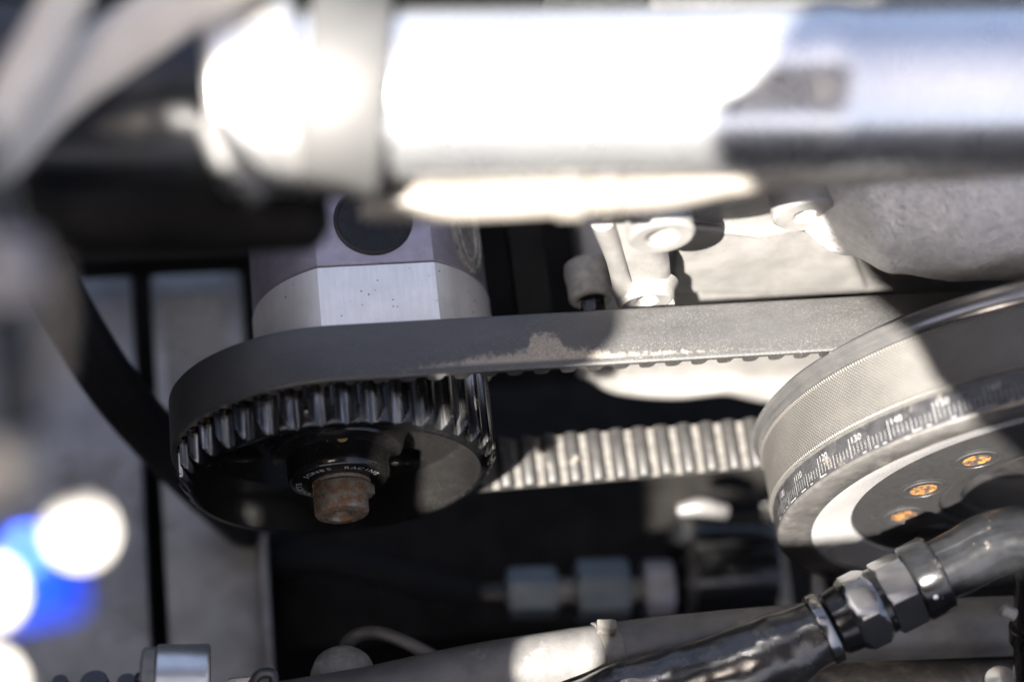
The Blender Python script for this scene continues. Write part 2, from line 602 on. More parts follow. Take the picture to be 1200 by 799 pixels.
def text_data(s, size, thin=0.0):
    cu = bpy.data.curves.new("tmp", 'FONT')
    cu.body = s
    cu.size = size
    cu.align_x = 'CENTER'
    cu.align_y = 'BOTTOM_BASELINE'
    cu.resolution_u = 3
    cu.offset = -thin
    o = bpy.data.objects.new("tmp", cu)
    me = bpy.data.meshes.new_from_object(o)
    vs = [v.co.copy() for v in me.vertices]
    fs = [tuple(p.vertices) for p in me.polygons]
    bpy.data.objects.remove(o)
    bpy.data.curves.remove(cu)
    bpy.data.meshes.remove(me)
    return vs, fs


def structure(o):
    o["kind"] = "structure"
    return o


# ------------------------------------------------------------------ the setting
FZ = -230.0
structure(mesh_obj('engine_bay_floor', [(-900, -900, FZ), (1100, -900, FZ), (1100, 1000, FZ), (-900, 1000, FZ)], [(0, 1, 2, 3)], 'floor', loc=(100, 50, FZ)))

# unseen panel added to block sun and sky, opening shaped to the lit patches
HE1 = (RIGHT - SUN * RIGHT.dot(SUN)).normalized()
HE2 = SUN.cross(HE1)
LIT_OUTLINE = [(60, 145), (165, 145), (155, 124), (149, 113), (139, 106), (138, 94), (147, 82), (157, 61), (168, 52), (175, 47), (182, 35), (191, 27), (206, 10), (214, -12), (205, -24), (170, -24),
          (128, -22), (84, -34), (80, -62), (60, -62), (56, -24), (14, -12), (14, 14), (54, 30), (82, 38), (89, 47), (89, 56), (82, 64), (78, 78), (60, 88), (24, 94), (36, 110)]
hv, hf = flat_curve([[(-640, -450), (600, -450), (600, 450), (-640, 450)], LIT_OUTLINE], 3.0)
light_blocker = mesh_obj('light_blocker', [HE1 * v.x + HE2 * v.y + SUN * (760 + v.z) for v in hv], hf, 'light_blocker', None, 0)
structure(light_blocker)

# unseen bay walls added to cut sky light from the left and front
structure(prism('left_shade_wall', [(-420, -620, FZ), (-420, 700, FZ), (-420, 700, 380), (-420, -620, 380)], (-8, 0, 0), 'light_blocker', None, 2.0))
structure(prism('front_shade_wall', [(-420, -560, FZ), (640, -560, FZ), (640, -560, 210), (-420, -560, 210)], (0, -8, 0), 'light_blocker', None, 2.0))

# ------------------------------------------------------------------ toothed pulley
RT, NT, ROOT = 50.0, 40, 3.25
PITCH = 7.987
PR = 50.93
OC2, RC2 = V((230.0, 0, 4.0)), 46.6         # crank sprocket, hidden behind the damper
pul = thing('toothed_pulley', (0, 18, -50), 'black toothed drive pulley with a deep cup, inside the left loop of the belt', 'pulley')


def groove(t):
    s = ((t * RT + 4.0) % (2 * math.pi * RT / NT)) - math.pi * RT / NT
    w = 3.3
    if abs(s) < w:
        return ROOT * (1 - (abs(s) / w) ** 2.2) ** .6
    return 0.0


def toothed_rim():
    per = 22
    n = NT * per
    ys = [0.0, .5, 1.0, 1.5, 2.0, 2.5, 3.0, 3.6, 4.2, 5.0, 6.0, 10.0, 20, 29.7]
    verts, uvs, faces, fm = [], [], [], []

    def cham(y):
        return 46.35 + 3.65 * min(1, y / 4.4) ** .75

    for y in ys:
        for i in range(n):
            t = 2 * math.pi * i / n
            r = min(RT - groove(t + TPH), cham(y))
            verts.append((r * math.cos(t), y, r * math.sin(t)))
            uvs.append((t * RT * MM, y * MM))
    for j in range(len(ys) - 1):
        for i in range(n):
            i2 = (i + 1) % n
            faces.append((j * n + i, j * n + i2, (j + 1) * n + i2, (j + 1) * n + i))
            t = 2 * math.pi * (i + .5) / n
            g = groove(t + TPH)
            fm.append(1 if g > .3 and RT - g < cham((ys[j] + ys[j + 1]) / 2) - .05 else 0)
    # front lip and inner wall of the cup
    prev = 0
    inner = [(45.3, -.35), (44.7, -.35), (44.3, .1), (43.9, 8), (43.4, 15.0), (43.0, 20)]
    for r, y in inner:
        s = len(verts)
        for i in range(n):
            t = 2 * math.pi * i / n
            verts.append((r * math.cos(t), y, r * math.sin(t)))
            uvs.append((t * RT * MM, y * MM))
        for i in range(n):
            i2 = (i + 1) % n
            faces.append((prev + i, prev + i2, s + i2, s + i))
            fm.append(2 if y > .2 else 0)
        prev = s
    s = (len(ys) - 1) * n
    faces.append(tuple(range(s, s + n)))
    fm.append(0)
    return mesh_obj('toothed_rim', verts, faces, None, pul, 32, uvs, ['pulley', 'groove', 'inside'], fm)


TPH = 0.02
toothed_rim()
# web with lightening holes
holes = [circle2(31.0 * math.cos(a), 31.0 * math.sin(a), 7.2, 40) for a in [math.radians(18 + 60 * k) for k in range(6)]]
vs, fs = flat_curve([circle2(0, 0, 43.6, 96), circle2(0, 0, 10, 48)] + holes, 7.0, .6)
mesh_obj('web', [(v.x, 19.0 + v.z, v.y) for v in vs], fs, 'inside', pul, 35)
hub = lathe('hub', (0, 0, 0), (0, -1, 0), [(26, -16), (23.0, -15.5), (21.6, -13.5), (21.0, -10.5), (20.2, -9.4), (17.6, -8.8), (16.4, -8.0), (16.1, -7.0), (16.1, -4.0), (15.9, -1.6), (15.2, -.35), (14.6, 0), (6, 0)], 'inside', pul, 96)
lathe('set_screw', (1.0, 9.0, 16.1), (0, 0, 1), [(2.0, -2), (2.0, .15), (1.7, .3), (1.0, .3), (.9, -.4), (0, -.6)], 'brass', hub, 24)
# lettering on the hub face
def ring_text(s, mid_deg, radius, size, step):
    verts, faces = [], []
    n = len(s)
    for k, ch in enumerate(s):
        vs, fs = text_data(ch, size)
        th = math.radians(mid_deg - (k - (n - 1) / 2) * step)
        b = len(verts)
        for v in vs:
            a = th - v.x * 1.12 / radius
            r = radius + v.y
            verts.append((r * math.cos(a), -.06, r * math.sin(a)))
        faces += [tuple(b + i for i in f) for f in fs]
    return verts, faces
lv, lf = [], []
for word, mid in (("JONES", 127), ("RACING", 55), ("PRODUCTS", 212)):
    v, f = ring_text(word, mid, 11.8, 2.6, 10.4)
    b = len(lv)
    lv += v
    lf += [tuple(b + i for i in q) for q in f]
mesh_obj('lettering', lv, lf, 'ink_faded', hub, 0)
bolt = lathe('bolt', (0, 0, 0), (0, -1, 0), [(8.3, 1.6), (8.5, 2.2), (8.5, 9.8), (8.1, 10.6), (7.3, 11.0), (4.9, 11.0), (4.5, 10.4), (4.5, 7.0), (0, 6.6)], 'rusty', pul, 48)
bolt["label"] = "rusty socket head bolt in the centre of the pulley"
lathe('washer', (.6, 0, 0), (0, -1, 0), [(4, .05), (9.0, .05), (9.2, .4), (9.1, 1.2), (4, 1.3)], 'rusty', bolt, 40)
hexagon('lock_nut', (2.2, 0, -.6), (0, -1, 0), 8.6, 1.3, 5.0, 'rusty', bolt, .4, ref=(1, 0, .12))

# ------------------------------------------------------------------ timing belt (one moulded loop)
def timing_belt():
    y1, y2 = 12.1, 30.0
    Ltop = OC2.x
    total = 2 * Ltop + math.pi * (PR + RC2)
    nt_ = round(total / PITCH)
    pitch = total / nt_
    per = 12
    n = nt_ * per

    def frame(s):
        s %= total
        # start: top run at x=0 going +X, then round the crank, the lower run back, round the pulley
        if s < Ltop:
            k = s / Ltop
            return V((s, 0, PR * (1 - k) + (OC2.z + RC2) * k)), V((0, 0, 1))
        s -= Ltop
        if s < math.pi * RC2:
            a = math.pi / 2 - s / RC2
            d = V((math.cos(a), 0, math.sin(a)))
            return V((OC2.x, 0, OC2.z)) + d * RC2, d
        s -= math.pi * RC2
        if s < Ltop:
            k = s / Ltop
            return V((Ltop - s, 0, (OC2.z - RC2) * (1 - k) - PR * k)), V((0, 0, -1))
        s -= Ltop
        a = -math.pi / 2 - s / PR
        d = V((math.cos(a), 0, math.sin(a)))
        return d * PR, d

    verts, uvs, faces, fm = [], [], [], []
    prof_n = 10
    for i in range(n):
        s = i * total / n
        c, d = frame(s)
        ph = ((s + BPH) % pitch) - pitch / 2
        w = 2.62
        th = 3.1 * (1 - (abs(ph) / w) ** 3.2) ** .6 if abs(ph) < w else 0.0
        o_, i_ = .75, -.95 - th
        ring = [(o_ - .35, y1), (o_ - .05, y1 + .35), (o_, y1 + .9), (o_, y2 - .9), (o_ - .05, y2 - .35), (o_ - .35, y2), (i_ + .25 if th else i_, y2), (i_, y2 - .4), (i_, y1 + .4), (i_ + .25 if th else i_, y1)]
        for k, (h, y) in enumerate(ring):
            verts.append(c + d * h + V((0, y, 0)))
            uvs.append((s * MM, y * MM))
    for i in range(n):
        i2 = (i + 1) % n
        s = (i + .5) * total / n
        ph = abs(((s + BPH) % pitch) - pitch / 2)
        for k in range(prof_n):
            k2 = (k + 1) % prof_n
            faces.append((i * prof_n + k, i * prof_n + k2, i2 * prof_n + k2, i2 * prof_n + k))
            if 6 <= k <= 8:
                fm.append(1 if ph < 2.35 else 2)
            else:
                fm.append(0)
    o = mesh_obj('timing_belt', verts, faces, None, None, 40, uvs, ['belt', 'belt_tooth', 'belt_land'], fm, loc=(115, 21, -52))
    return o


BPH = 0.0
tag(timing_belt(), 'black rubber toothed timing belt with sandy grit caked on its top run', 'belt')

# ------------------------------------------------------------------ crank damper
DC = V((230.0, 0.0, 7.5))
DR, YF, YS1, YS2, YB = 91.65, -24.6, -14.3, 5.2, 11.7
dam = thing('crank_damper', (DC.x, 0, DC.z - DR), 'large round crankshaft damper with a white degree scale on its rim', 'damper')
AX = (0, -1, 0)
SEG = 256
lathe('sprocket', (OC2.x, 0, OC2.z), (0, -1, 0), [(20, -34), (42.0, -34), (42.0, -12.3), (20, -12.3)], 'pulley', dam, 64)


def dl(name, prof, mat, parent=dam, smooth=30, segs=SEG):
    return lathe(name, DC, AX, [(r, -y) for r, y in prof], mat, parent, segs, smooth, False, ref=(0, 0, 1))


dl('outer_ring', [(80.6, YF + .3), (81.2, YF), (DR - 1.3, YF), (DR - .4, YF + .4), (DR, YF + 1.1), (DR, YS1 - .2), (DR - .3, YS1), (DR - .3, YS1 + .6)], 'ring')
dl('edge_bead', [(DR - .3, YS1 + .6), (DR + .7, YS1 + .7), (DR + .95, YS1 + 1.1), (DR + .7, YS1 + 1.6), (DR + .2, YS1 + 1.7)], 'bead')
dl('textured_band', [(DR + .2, YS1 + 1.7), (DR + .35, YS1 + 1.8), (DR + .35, YS2 - 1.2)], 'knurl')
dl('edge_bead', [(DR + .35, YS2 - 1.2), (DR + .9, YS2 - 1.0), (DR + 1.0, YS2 - .6), (DR + .5, YS2 - .2), (DR - .3, YS2)], 'bead')
dl('back_lip', [(DR - .3, YS2), (DR + .6, YS2 + .35), (DR + 1.0, YS2 + 1.2), (DR + .9, YS2 + 3.0), (DR + 1.4, YS2 + 3.4), (DR + 2.2, YS2 + 4.0), (DR + 2.6, YB - 1.2), (DR + 1.8, YB - .3), (DR, YB), (54, YB)], 'ring_lip')
dl('bright_ring', [(66.9, YF + 4.0), (67.3, YF + 3.4), (68.5, YF + 3.1), (79.6, YF + .35), (80.6, YF + .3)], 'ring_chrome')
plate = dl('hub_plate', [(38.2, YF + 7.2), (38.2, YF + 4.3), (38.8, YF + 3.9), (66.3, YF + 3.9), (66.9, YF + 4.0)], 'plate')
dl('bore_ring', [(30.5, YF + 20), (30.5, YF + 6.8), (31.4, YF + 5.9), (36.2, YF + 5.6), (37.0, YF + 6.0), (38.2, YF + 7.2)], 'plate')
dl('bore', [(0, YF + 19.5), (14, YF + 19.5), (14.5, YF + 19), (30.4, YF + 19)], 'bore')


def dpt(r, deg, y):
    a = math.radians(deg)
    return V((DC.x + r * math.cos(a), y, DC.z + r * math.sin(a)))


for k, deg in enumerate((-159.5, 172.5, 142.0, 111.0, 80, -128)):
    p = dpt(50.0 if k == 0 else 48, deg, 0)
    yy = YF + 3.9
    bo = lathe('bolt', (p.x, yy, p.z), AX, [(8.3, -.2), (8.3, .06), (7.7, .09), (7.4, -.6), (7.0, -.7), (6.6, .02), (6.2, .35), (3.4, .35), (3.0, .1), (2.9, -1.6), (0, -2.0)], 'plate', plate, 40)
    if k < 4:
        lathe('rusty_socket', (p.x, yy, p.z), AX, [(4.4, .38), (3.9, .46), (3.3, .42), (3.0, .2), (2.8, -1.2), (0, -1.5)], 'rust_or', bo, 24)
lathe('dowel', dpt(60, -163, 0) + V((0, YF + 3.9, 0)), AX, [(1.3, .05), (1.1, .1), (.9, -.4), (0, -.5)], 'bore', plate, 16)
# key slot near the lower edge of the plate
ks = dpt(52, -133, YF + 3.85)

# degree scale: black tape, ticks and numerals bent round the rim
RTAPE = DR + .12
v, f, uv = lathe_data(DC, AX, [(RTAPE - .1, -(YF + 1.3)), (RTAPE, -(YF + 1.45)), (RTAPE, -(YS1 - .5)), (RTAPE - .1, -(YS1 - .35))], 200, (1, 0, 0), False, None, math.radians(-5), math.radians(265))
tape = mesh_obj('timing_tape', v, f, 'tape', dam, 30, uv)
ANG = lambda nn: 133.3 - (nn - 150) * .955


def rim_pt(deg, y, r=RTAPE + .04):
    a = math.radians(deg)
    return V((DC.x + r * math.cos(a), y, DC.z + r * math.sin(a)))


tv, tf = [], []


def tick(deg, ya, yb, w=.30):
    b = len(tv)
    da = math.degrees(w / 2 / DR)
    for d_, y_ in ((-da, ya), (da, ya), (da, yb), (-da, yb)):
        tv.append(rim_pt(deg + d_, y_))
    tf.append((b, b + 1, b + 2, b + 3))


YT0 = YF + 2.1
for nn in range(96, 196):
    jit = random.uniform(-.12, .12)
    if nn % 10 == 0:
        tick(ANG(nn), YT0 - .1, YT0 + 6.0, .17)
    elif nn % 5 == 0:
        tick(ANG(nn), YT0 - .3, YT0 + 4.0, .14)
    else:
        tick(ANG(nn), YT0 + .7 + jit, YT0 + 3.5 + jit, .11)
    if random.random() < .3:
        # short worn arcs of the base line
        b = len(tv)
        d0, d1 = ANG(nn), ANG(nn + 1)
        for d_, y_ in ((d0, YT0 - .3), (d1, YT0 - .3), (d1, YT0 - .05), (d0, YT0 - .05)):
            tv.append(rim_pt(d_, y_))
        tf.append((b, b + 1, b + 2, b + 3))
mesh_obj('graduation_marks', tv, tf, 'ink', tape, 0)
for nn in range(100, 200, 10):
    vs, fs = text_data(str(nn), 3.0, .045)
    mid = ANG(nn) - math.degrees(2.9 / DR)
    out = []
    for q in vs:
        out.append(rim_pt(mid - math.degrees(q.x / DR), YT0 + 4.2 + q.y * 1.0))
    mesh_obj('numeral', out, fs, 'ink', tape, 0)

# ------------------------------------------------------------------ oil pump behind the left pulley
pmp = thing('oil_pump', (15, 60, -43), 'machined aluminium pump body with purple-grey upper section behind the left pulley', 'pump')
PC = V((15.2, 0, -4.4))


def pump_section(name, y0, y1, R, mat, top, parent, ch=.7):
    n = 120
    half = math.asin(min(1, math.sqrt(R * R - top * top) / R))
    ring = []
    for i in range(n):
        t = 2 * math.pi * i / n
        ring.append(t)
    # sharp corner points of the flat
    ring += [math.pi / 2 - half, math.pi / 2 + half]
    ring = sorted(set(ring))
    ring = [t for t in ring if not (math.pi / 2 - half + .001 < t < math.pi / 2 + half - .001)]
    # a vertical flat on the left flank lower down is hidden; keep it round
    verts, faces = [], []
    rows = [(y0, ch), (y0 + ch * .4, ch * .3), (y0 + ch, 0), (y1 - ch, 0), (y1 - ch * .3, ch * .2), (y1, ch * .7)]
    for y, ins in rows:
        for t in ring:
            r = R - ins
            x, z = r * math.cos(t), r * math.sin(t)
            z = min(z, top - ins)
            verts.append((PC.x + x, y, PC.z + z))
    m_ = len(ring)
    for j in range(len(rows) - 1):
        for i in range(m_):
            i2 = (i + 1) % m_
            faces.append((j * m_ + i, j * m_ + i2, (j + 1) * m_ + i2, (j + 1) * m_ + i))
    faces.append(tuple(range(m_)))
    k = (len(rows) - 1) * m_
    faces.append(tuple(range(k, k + m_)))
    return mesh_obj(name, verts, faces, mat, parent, 20)


lower = pump_section('machined_section', 38.0, 60.6, 39.0, 'alu', 34.4, pmp)
lathe('shaft_collar', (0, 0, 0), (0, -1, 0), [(20, -38.2), (20, -31), (14, -30), (14, -26)], 'alu', pmp, 48)
upper = pump_section('anodised_section', 60.9, 130.0, 38.7, 'purple', 34.1, pmp, .5)
# black plug in the flat top
ptop = PC.z + 34.1
pc = onz(437, 258, ptop)
lathe('port_plug', (pc.x, pc.y, ptop), (0, 0, 1), [(12.6, -.6), (12.6, .3), (12.2, .55), (11.4, .55), (11.0, .25), (5.6, .2), (5.2, .1), (0, .1)], 'plug', upper, 56)
# oval port with a worn seal on the right flank: lies on the round side
pv, pf = [], []
npts = 56
rows = [(10.5, .05), (10.5, 1.1), (9.6, 1.5), (8.4, 1.5), (8.0, .9), (7.0, .9), (6.6, 1.3), (5.6, 1.3), (5.0, .5), (.01, .5)]
for rr, h in rows:
    for i in range(npts):
        t = 2 * math.pi * i / npts
        a_ = math.radians(36) + rr / 38.7 * math.cos(t) * .85
        y_ = 79 + (rr + 7) * math.sin(t) if rr > 1 else 79 + 7 * math.sin(t)
        r_ = 38.7 + h
        pv.append((PC.x + r_ * math.cos(a_), y_, PC.z + r_ * math.sin(a_)))
for j in range(len(rows) - 1):
    for i in range(npts):
        i2 = (i + 1) % npts
        pf.append((j * npts + i, j * npts + i2, (j + 1) * npts + i2, (j + 1) * npts + i))
mesh_obj('port_seal', pv, pf, 'seal', upper, 30)

# ------------------------------------------------------------------ cast engine cover behind the belt
cas = thing('engine_cover', (130, 60, -60), 'pale cast aluminium engine cover with bolt bosses behind the belt', 'engine cover')
YP = 60.0
pl_px = [(786, 150), (1000, 130), (1330, 110), (1330, 400), (1000, 462), (905, 468), (850, 455), (800, 463), (758, 459), (712, 441), (690, 415), (690, 365), (740, 352), (790, 345)]
cp = prism('cover_plate', [ony(x, y, YP) for x, y in pl_px], (0, 60, 0), 'cast', cas, 3.0, 3)
# rounded flange along the lower edge
tube('flange', [(ony(x, y, YP - 1), r_) for x, y, r_ in ((685, 432, 4), (730, 447, 5), (790, 452, 5), (850, 447, 5), (905, 455, 5.5), (990, 452, 5))], 'cast', cas, 20, 6)
# sloping lit deck between the bosses
prism('deck', [ony(x, y, YP - 2.5) for x, y in ((792, 262), (890, 275), (985, 258), (1018, 341), (900, 346), (788, 344))], (0, 8, 0), 'cast', cas, 2.2, 3)
tube('deck_rib', [(ony(800, 264, YP - 2), 1.4), (ony(850, 270, YP - 2.4), 1.3), (ony(890, 276, YP - 2), 1.1)], 'cast', cas, 16, 6)
# leg with its foot
prism('leg', [ony(x, y, 44) for x, y in ((699, 262), (716, 246), (742, 252), (770, 300), (786, 312), (790, 356), (728, 359))], (0, 30, 0), 'cast', cas, 3.5, 3)
tube('leg_rib', [(ony(706, 258, 45), 3.6), (ony(722, 305, 44.5), 3.0), (ony(734, 352, 44.5), 3.4)], 'cast', cas, 18, 6)


def boss(px, py, y, R, L, hole, mat, bolt_mat=None, fl=1.25):
    p = ony(px, py, y)
    prof = [(R * fl, -L), (R * 1.06, -L + 3), (R, -L + 7), (R, -.9), (R - .9, 0), (hole + .6, 0), (hole, -.6), (hole, -7), (0, -7)]
    b_ = lathe('boss', p, AX, prof, mat, cas, 48)
    if bolt_mat:
        hexagon('bolt', p, AX, hole * 1.5, .1, 5.5, bolt_mat, b_)
        lathe('washer', p, AX, [(hole * 1.75, .02), (hole * 1.75, .7), (hole, .75)], bolt_mat, b_, 28)
    return b_


boss(776, 279, 31, 9.6, 36, 4.6, 'cast', None, 1.06)
boss(944, 254, 44, 9.8, 26, 3.4, 'cast', None, 1.1)
boss(694, 352, 52, 7.6, 13, 2.8, 'cap', 'an', 1.0)
boss(758, 353, 41, 8.6, 5, 3.4, 'cast')
tube('bulge', [(at(930, 232, 592), 8), (at(985, 222, 580), 20), (at(1040, 214, 574), 28), (at(1120, 206, 572), 32), (at(1230, 198, 576), 34), (at(1400, 190, 590), 35)], 'cast_rough', cas, 72, 14, 1.2, .05)
tube('upper_shell', [(at(640, -30, 640), 16), (at(760, -20, 640), 20), (at(900, 10, 650), 22), (at(1150, 60, 660), 24)], 'cast_rough', cas, 48, 10, 1.0, .05)

# dark uprights in the gap between pump and cover
for px, w, d, lab in ((617, 6.0, 640, 'dark grey upright bracket in the gap right of the pump'), ):
    br = box('upright_bracket', at(px, 300, d), V((w, 0, 0)), V((0, 40, 0)), V((0, 0, 4)), 'black_metal', None, 1.0)
    tag(br, lab, 'bracket')

# ------------------------------------------------------------------ chassis plates on the left
pa = prism('chassis_plate', [onz(x, y, -150) for x, y in ((79, 287), (150, 289), (166, 540), (182, 870), (-90, 870), (-90, 300))], (0, 0, -14), 'steel_plate', None, 1.5)
tag(pa, 'dull grey aluminium chassis plate at the far left behind the blurred fittings', 'plate', 'chassis plates')
cr_ = thing('chassis_rail', onz(250, 560, -165), 'grey aluminium chassis rail running down behind and below the left pulley', 'rail', 'chassis plates')
prism('face', [onz(x, y, -150) for x, y in ((176, 322), (281, 318), (296, 520), (318, 870), (203, 870), (188, 560))], (0, 0, -18), 'steel_plate', cr_, 2.0)
prism('liner', [onz(x, y, -149) for x, y in ((192, 342), (262, 340), (276, 480), (282, 560), (206, 566), (198, 480))], (0, 0, -3), 'cap', cr_, 1.0)
prism('edge_strip', [onz(x, y, -144) for x, y in ((300, 560), (308, 560), (326, 870), (316, 870))], (0, 0, -30), 'steel_plate', cr_, 1.0)
box('cross_bar', onz(225, 296, -128), V((62, 0, 0)), V((0, 6, 0)), V((0, 0, 8)), 'black_metal', cr_, 1.0)
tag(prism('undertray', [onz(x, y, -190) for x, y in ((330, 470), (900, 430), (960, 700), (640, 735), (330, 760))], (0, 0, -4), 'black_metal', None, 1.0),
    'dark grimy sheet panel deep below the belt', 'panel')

# ------------------------------------------------------------------ hoses and fittings low in the bay
bh = tube('braided_hose', [(at(20, 250, 640), 9.4), (at(75, 360, 650), 9.4), (at(135, 455, 665), 9.4), (at(200, 530, 690), 9.4), (at(262, 590, 720), 9.4), (at(320, 640, 770), 9.4), (at(380, 690, 800), 9.4)], 'braid', None, 40, 10)
tag(bh, 'black braided hose running from behind the blurred fittings to behind the left pulley', 'hose')
dh = tube('drain_hose', [(at(300, 655, 760), 6), (at(380, 655, 748), 6), (at(460, 672, 744), 6), (at(530, 690, 742), 5.5), (at(562, 695, 742), 4.5)], 'braid', None, 28, 8)
tag(dh, 'dark hose leading into the fittings in the shadow below the left pulley', 'hose')
ft = thing('inline_fitting', at(690, 735, 750), 'row of teal-grey hex hose fittings in the dark below the belt', 'hose fitting')
P0, P1 = at(560, 696, 742), at(800, 688, 748)
fa = (P1 - P0).normalized()
fl_ = (P1 - P0).length
k_ = fl_ / 240.0


def fx(px):
    return (px - 560) * k_


lathe('nose', P0, fa, [(2.0, fx(556)), (4.0, fx(566)), (4.0, fx(594))], 'bore', ft, 24)
hexagon('hex_nut', P0, fa, 10.0, fx(594), fx(652), 'teal', ft, 1.0, ref=UP)
lathe('neck', P0, fa, [(5.0, fx(652)), (5.0, fx(674))], 'cap', ft, 24)
hexagon('hex_body', P0, fa, 12.2, fx(674), fx(736), 'teal', ft, 1.0, ref=UP)
lathe('neck', P0, fa, [(4.2, fx(736)), (4.2, fx(754))], 'cap', ft, 24)
lathe('flange', P0, fa, [(5, fx(754)), (10.6, fx(754)), (11, fx(757)), (11, fx(784)), (10.6, fx(787)), (5, fx(787))], 'whiteplate', ft, 40)
can = thing('filter_canister', at(855, 715, 760), 'dark cylindrical canister with a pale band left of the damper', 'canister')
Q0, Q1 = at(790, 665, 756), at(905, 662, 760)
qa = (Q1 - Q0).normalized()
ql = (Q1 - Q0).length
lathe('body', Q0, qa, [(16, 0), (19, 1), (20, 3), (20, ql - 3), (19, ql - 1), (16, ql)], 'an', can, 64)
lathe('band', Q0, qa, [(20.0, 2), (20.8, 2.2), (20.8, 6.0), (20.0, 6.2)], 'bore', can, 64)
tube('spout', [(at(795, 598, 735), 2.5), (at(820, 594, 735), 3.6), (at(850, 600, 738), 3)], 'hose_grey', can, 20, 6)
sb = prism('stay_bracket', [at(x, y, 752) for x, y in ((893, 590), (912, 588), (930, 715), (908, 718))], FWD * 4, 'cap', None, .8)
tag(sb, 'narrow grey metal stay between the canister and the damper', 'bracket')
vc = prism('upright_clip', [at(x, y, 690) for x, y in ((952, 672), (967, 672), (968, 720), (953, 720))], FWD * 4, 'steel_plate', None, .6)
tag(vc, 'short grey metal tab standing just below the damper rim', 'bracket')

# ------------------------------------------------------------------ hoses along the bottom
hz = tube('coolant_hose', [(at(330, 835, 575), 9.6), (at(430, 818, 578), 9.6), (at(560, 790, 585), 9.6), (at(700, 768, 592), 9.6), (at(830, 752, 598), 9.6), (at(960, 742, 604), 9.6), (at(1080, 737, 610), 9.6), (at(1260, 730, 620), 9.6)], 'hose_grey', None, 48, 10, .12, .06)
tag(hz, 'long grey rubber coolant hose crossing the bottom of the picture', 'hose')
th_ = tube('dusty_hose', [(at(860, 850, 612), 13), (at(960, 826, 615), 13), (at(1080, 822, 618), 13), (at(1260, 820, 625), 13)], 'tan_hose', None, 48, 10, .2, .06)
tag(th_, 'sandy dust covered hose under the grey coolant hose at lower right', 'hose')
nub = lathe('bleed_valve', at(1172, 800, 590), (at(1172, 790, 585) - at(1172, 800, 590)), [(5.5, -6), (5.5, 1), (4.6, 2.6), (2.5, 3.4), (0, 3.6)], 'satin', None, 32)
tag(nub, 'small pale rounded valve at the lower right corner', 'valve')

# cable tie round the grey hose
def band(name, P, axis, R, w, th, mat, parent=None, bumps=0):
    return lathe(name, P, axis, [(R, -w / 2), (R + th * .8, -w / 2), (R + th, -w / 2 + .25), (R + th, w / 2 - .25), (R + th * .8, w / 2), (R, w / 2)], mat, parent, 72)


c0, c1 = at(692, 769, 591.6), at(732, 764, 593.6)
ct = thing('cable_tie', at(712, 800, 600), 'grey cable tie strapped round the coolant hose', 'cable tie')
ca = (c1 - c0).normalized()
band('strap', (c0 + c1) / 2, (ca + UP * .06 + FWD * .05).normalized(), 9.75, 6.4, .9, 'tie', ct)
box('lock_head', at(711, 734, 584), RIGHT * 3.0, UP * .9 - FWD * .9, FWD * 1.4 + UP * 1.4, 'tie', ct, .4)

# wrapped hose with a black hex fitting and elbow
wh = thing('fitting_hose', at(960, 760, 575), 'black sleeved hose with hex nuts and black elbow in front of the damper', 'hose')
W0, W1 = at(962, 739, 566), at(1154, 643, 566)
wa = (W1 - W0).normalized()
wl = (W1 - W0).length
kk = wl / 192.0
tube('sleeve', [(at(600, 862, 572), 9), (at(690, 830, 572), 9.6), (at(760, 806, 570), 10.2), (at(830, 790, 568), 11.2), (at(900, 768, 567), 12.4), (W0 + wa * 1.5, 10.4)], 'sleeve', wh, 96, 18, 1.2, .04)


def wx(px):
    return (px - 958) * kk


lathe('crimp_band', W0, wa, [(9.0, wx(956)), (10.9, wx(956)), (11.2, wx(957.5)), (11.2, wx(966)), (10.9, wx(968)), (9.0, wx(968))], 'an_hex', wh, 64)
lathe('socket', W0, wa, [(8.6, wx(970)), (9.8, wx(974)), (10.2, wx(985)), (10.2, wx(1040))], 'an', wh, 64)
HEXREF = (UP - FWD * .55).normalized()
hexagon('hex_nut', W0, wa, 12.4, wx(991), wx(1025), 'an_hex', wh, 2.2, ref=HEXREF)
hexagon('hex_nut', W0, wa, 12.0, wx(1031), wx(1065), 'an_hex', wh, .8, ref=HEXREF)
lathe('collar', W0, wa, [(9, wx(1064)), (11.4, wx(1065)), (11.9, wx(1068)), (11.9, wx(1093)), (11.3, wx(1096)), (9, wx(1097))], 'an', wh, 64)
lathe('collar_pin', W0 + wa * wx(1082) + (-FWD * .93 - UP * .36).normalized() * 11.6, (-FWD * .93 - UP * .36), [(1.1, 0), (1.0, .35), (.5, .6), (0, .65)], 'satin', wh, 16)
e_ = W0 + wa * wx(1096)
tube('elbow', [(e_ - wa * 2, 9.4), (e_ + wa * 8, 9.6), (at(1164, 637, 566), 9.8), (at(1202, 634, 566), 10.2), (at(1228, 664, 568), 10.4), (at(1228, 730, 572), 10.2), (at(1228, 800, 578), 10.2)], 'an', wh, 56, 12)
band('elbow_ring', at(1228, 742, 573), (at(1228, 800, 578) - at(1228, 730, 572)).normalized(), 10.3, 5, 1.2, 'an', wh)
lathe('bleed_screw', at(1178, 716, 562), (-RIGHT + UP * .4 - FWD * .2), [(2.0, -3), (2.0, .6), (1.5, 1.4), (0, 1.6)], 'cap', wh, 20)

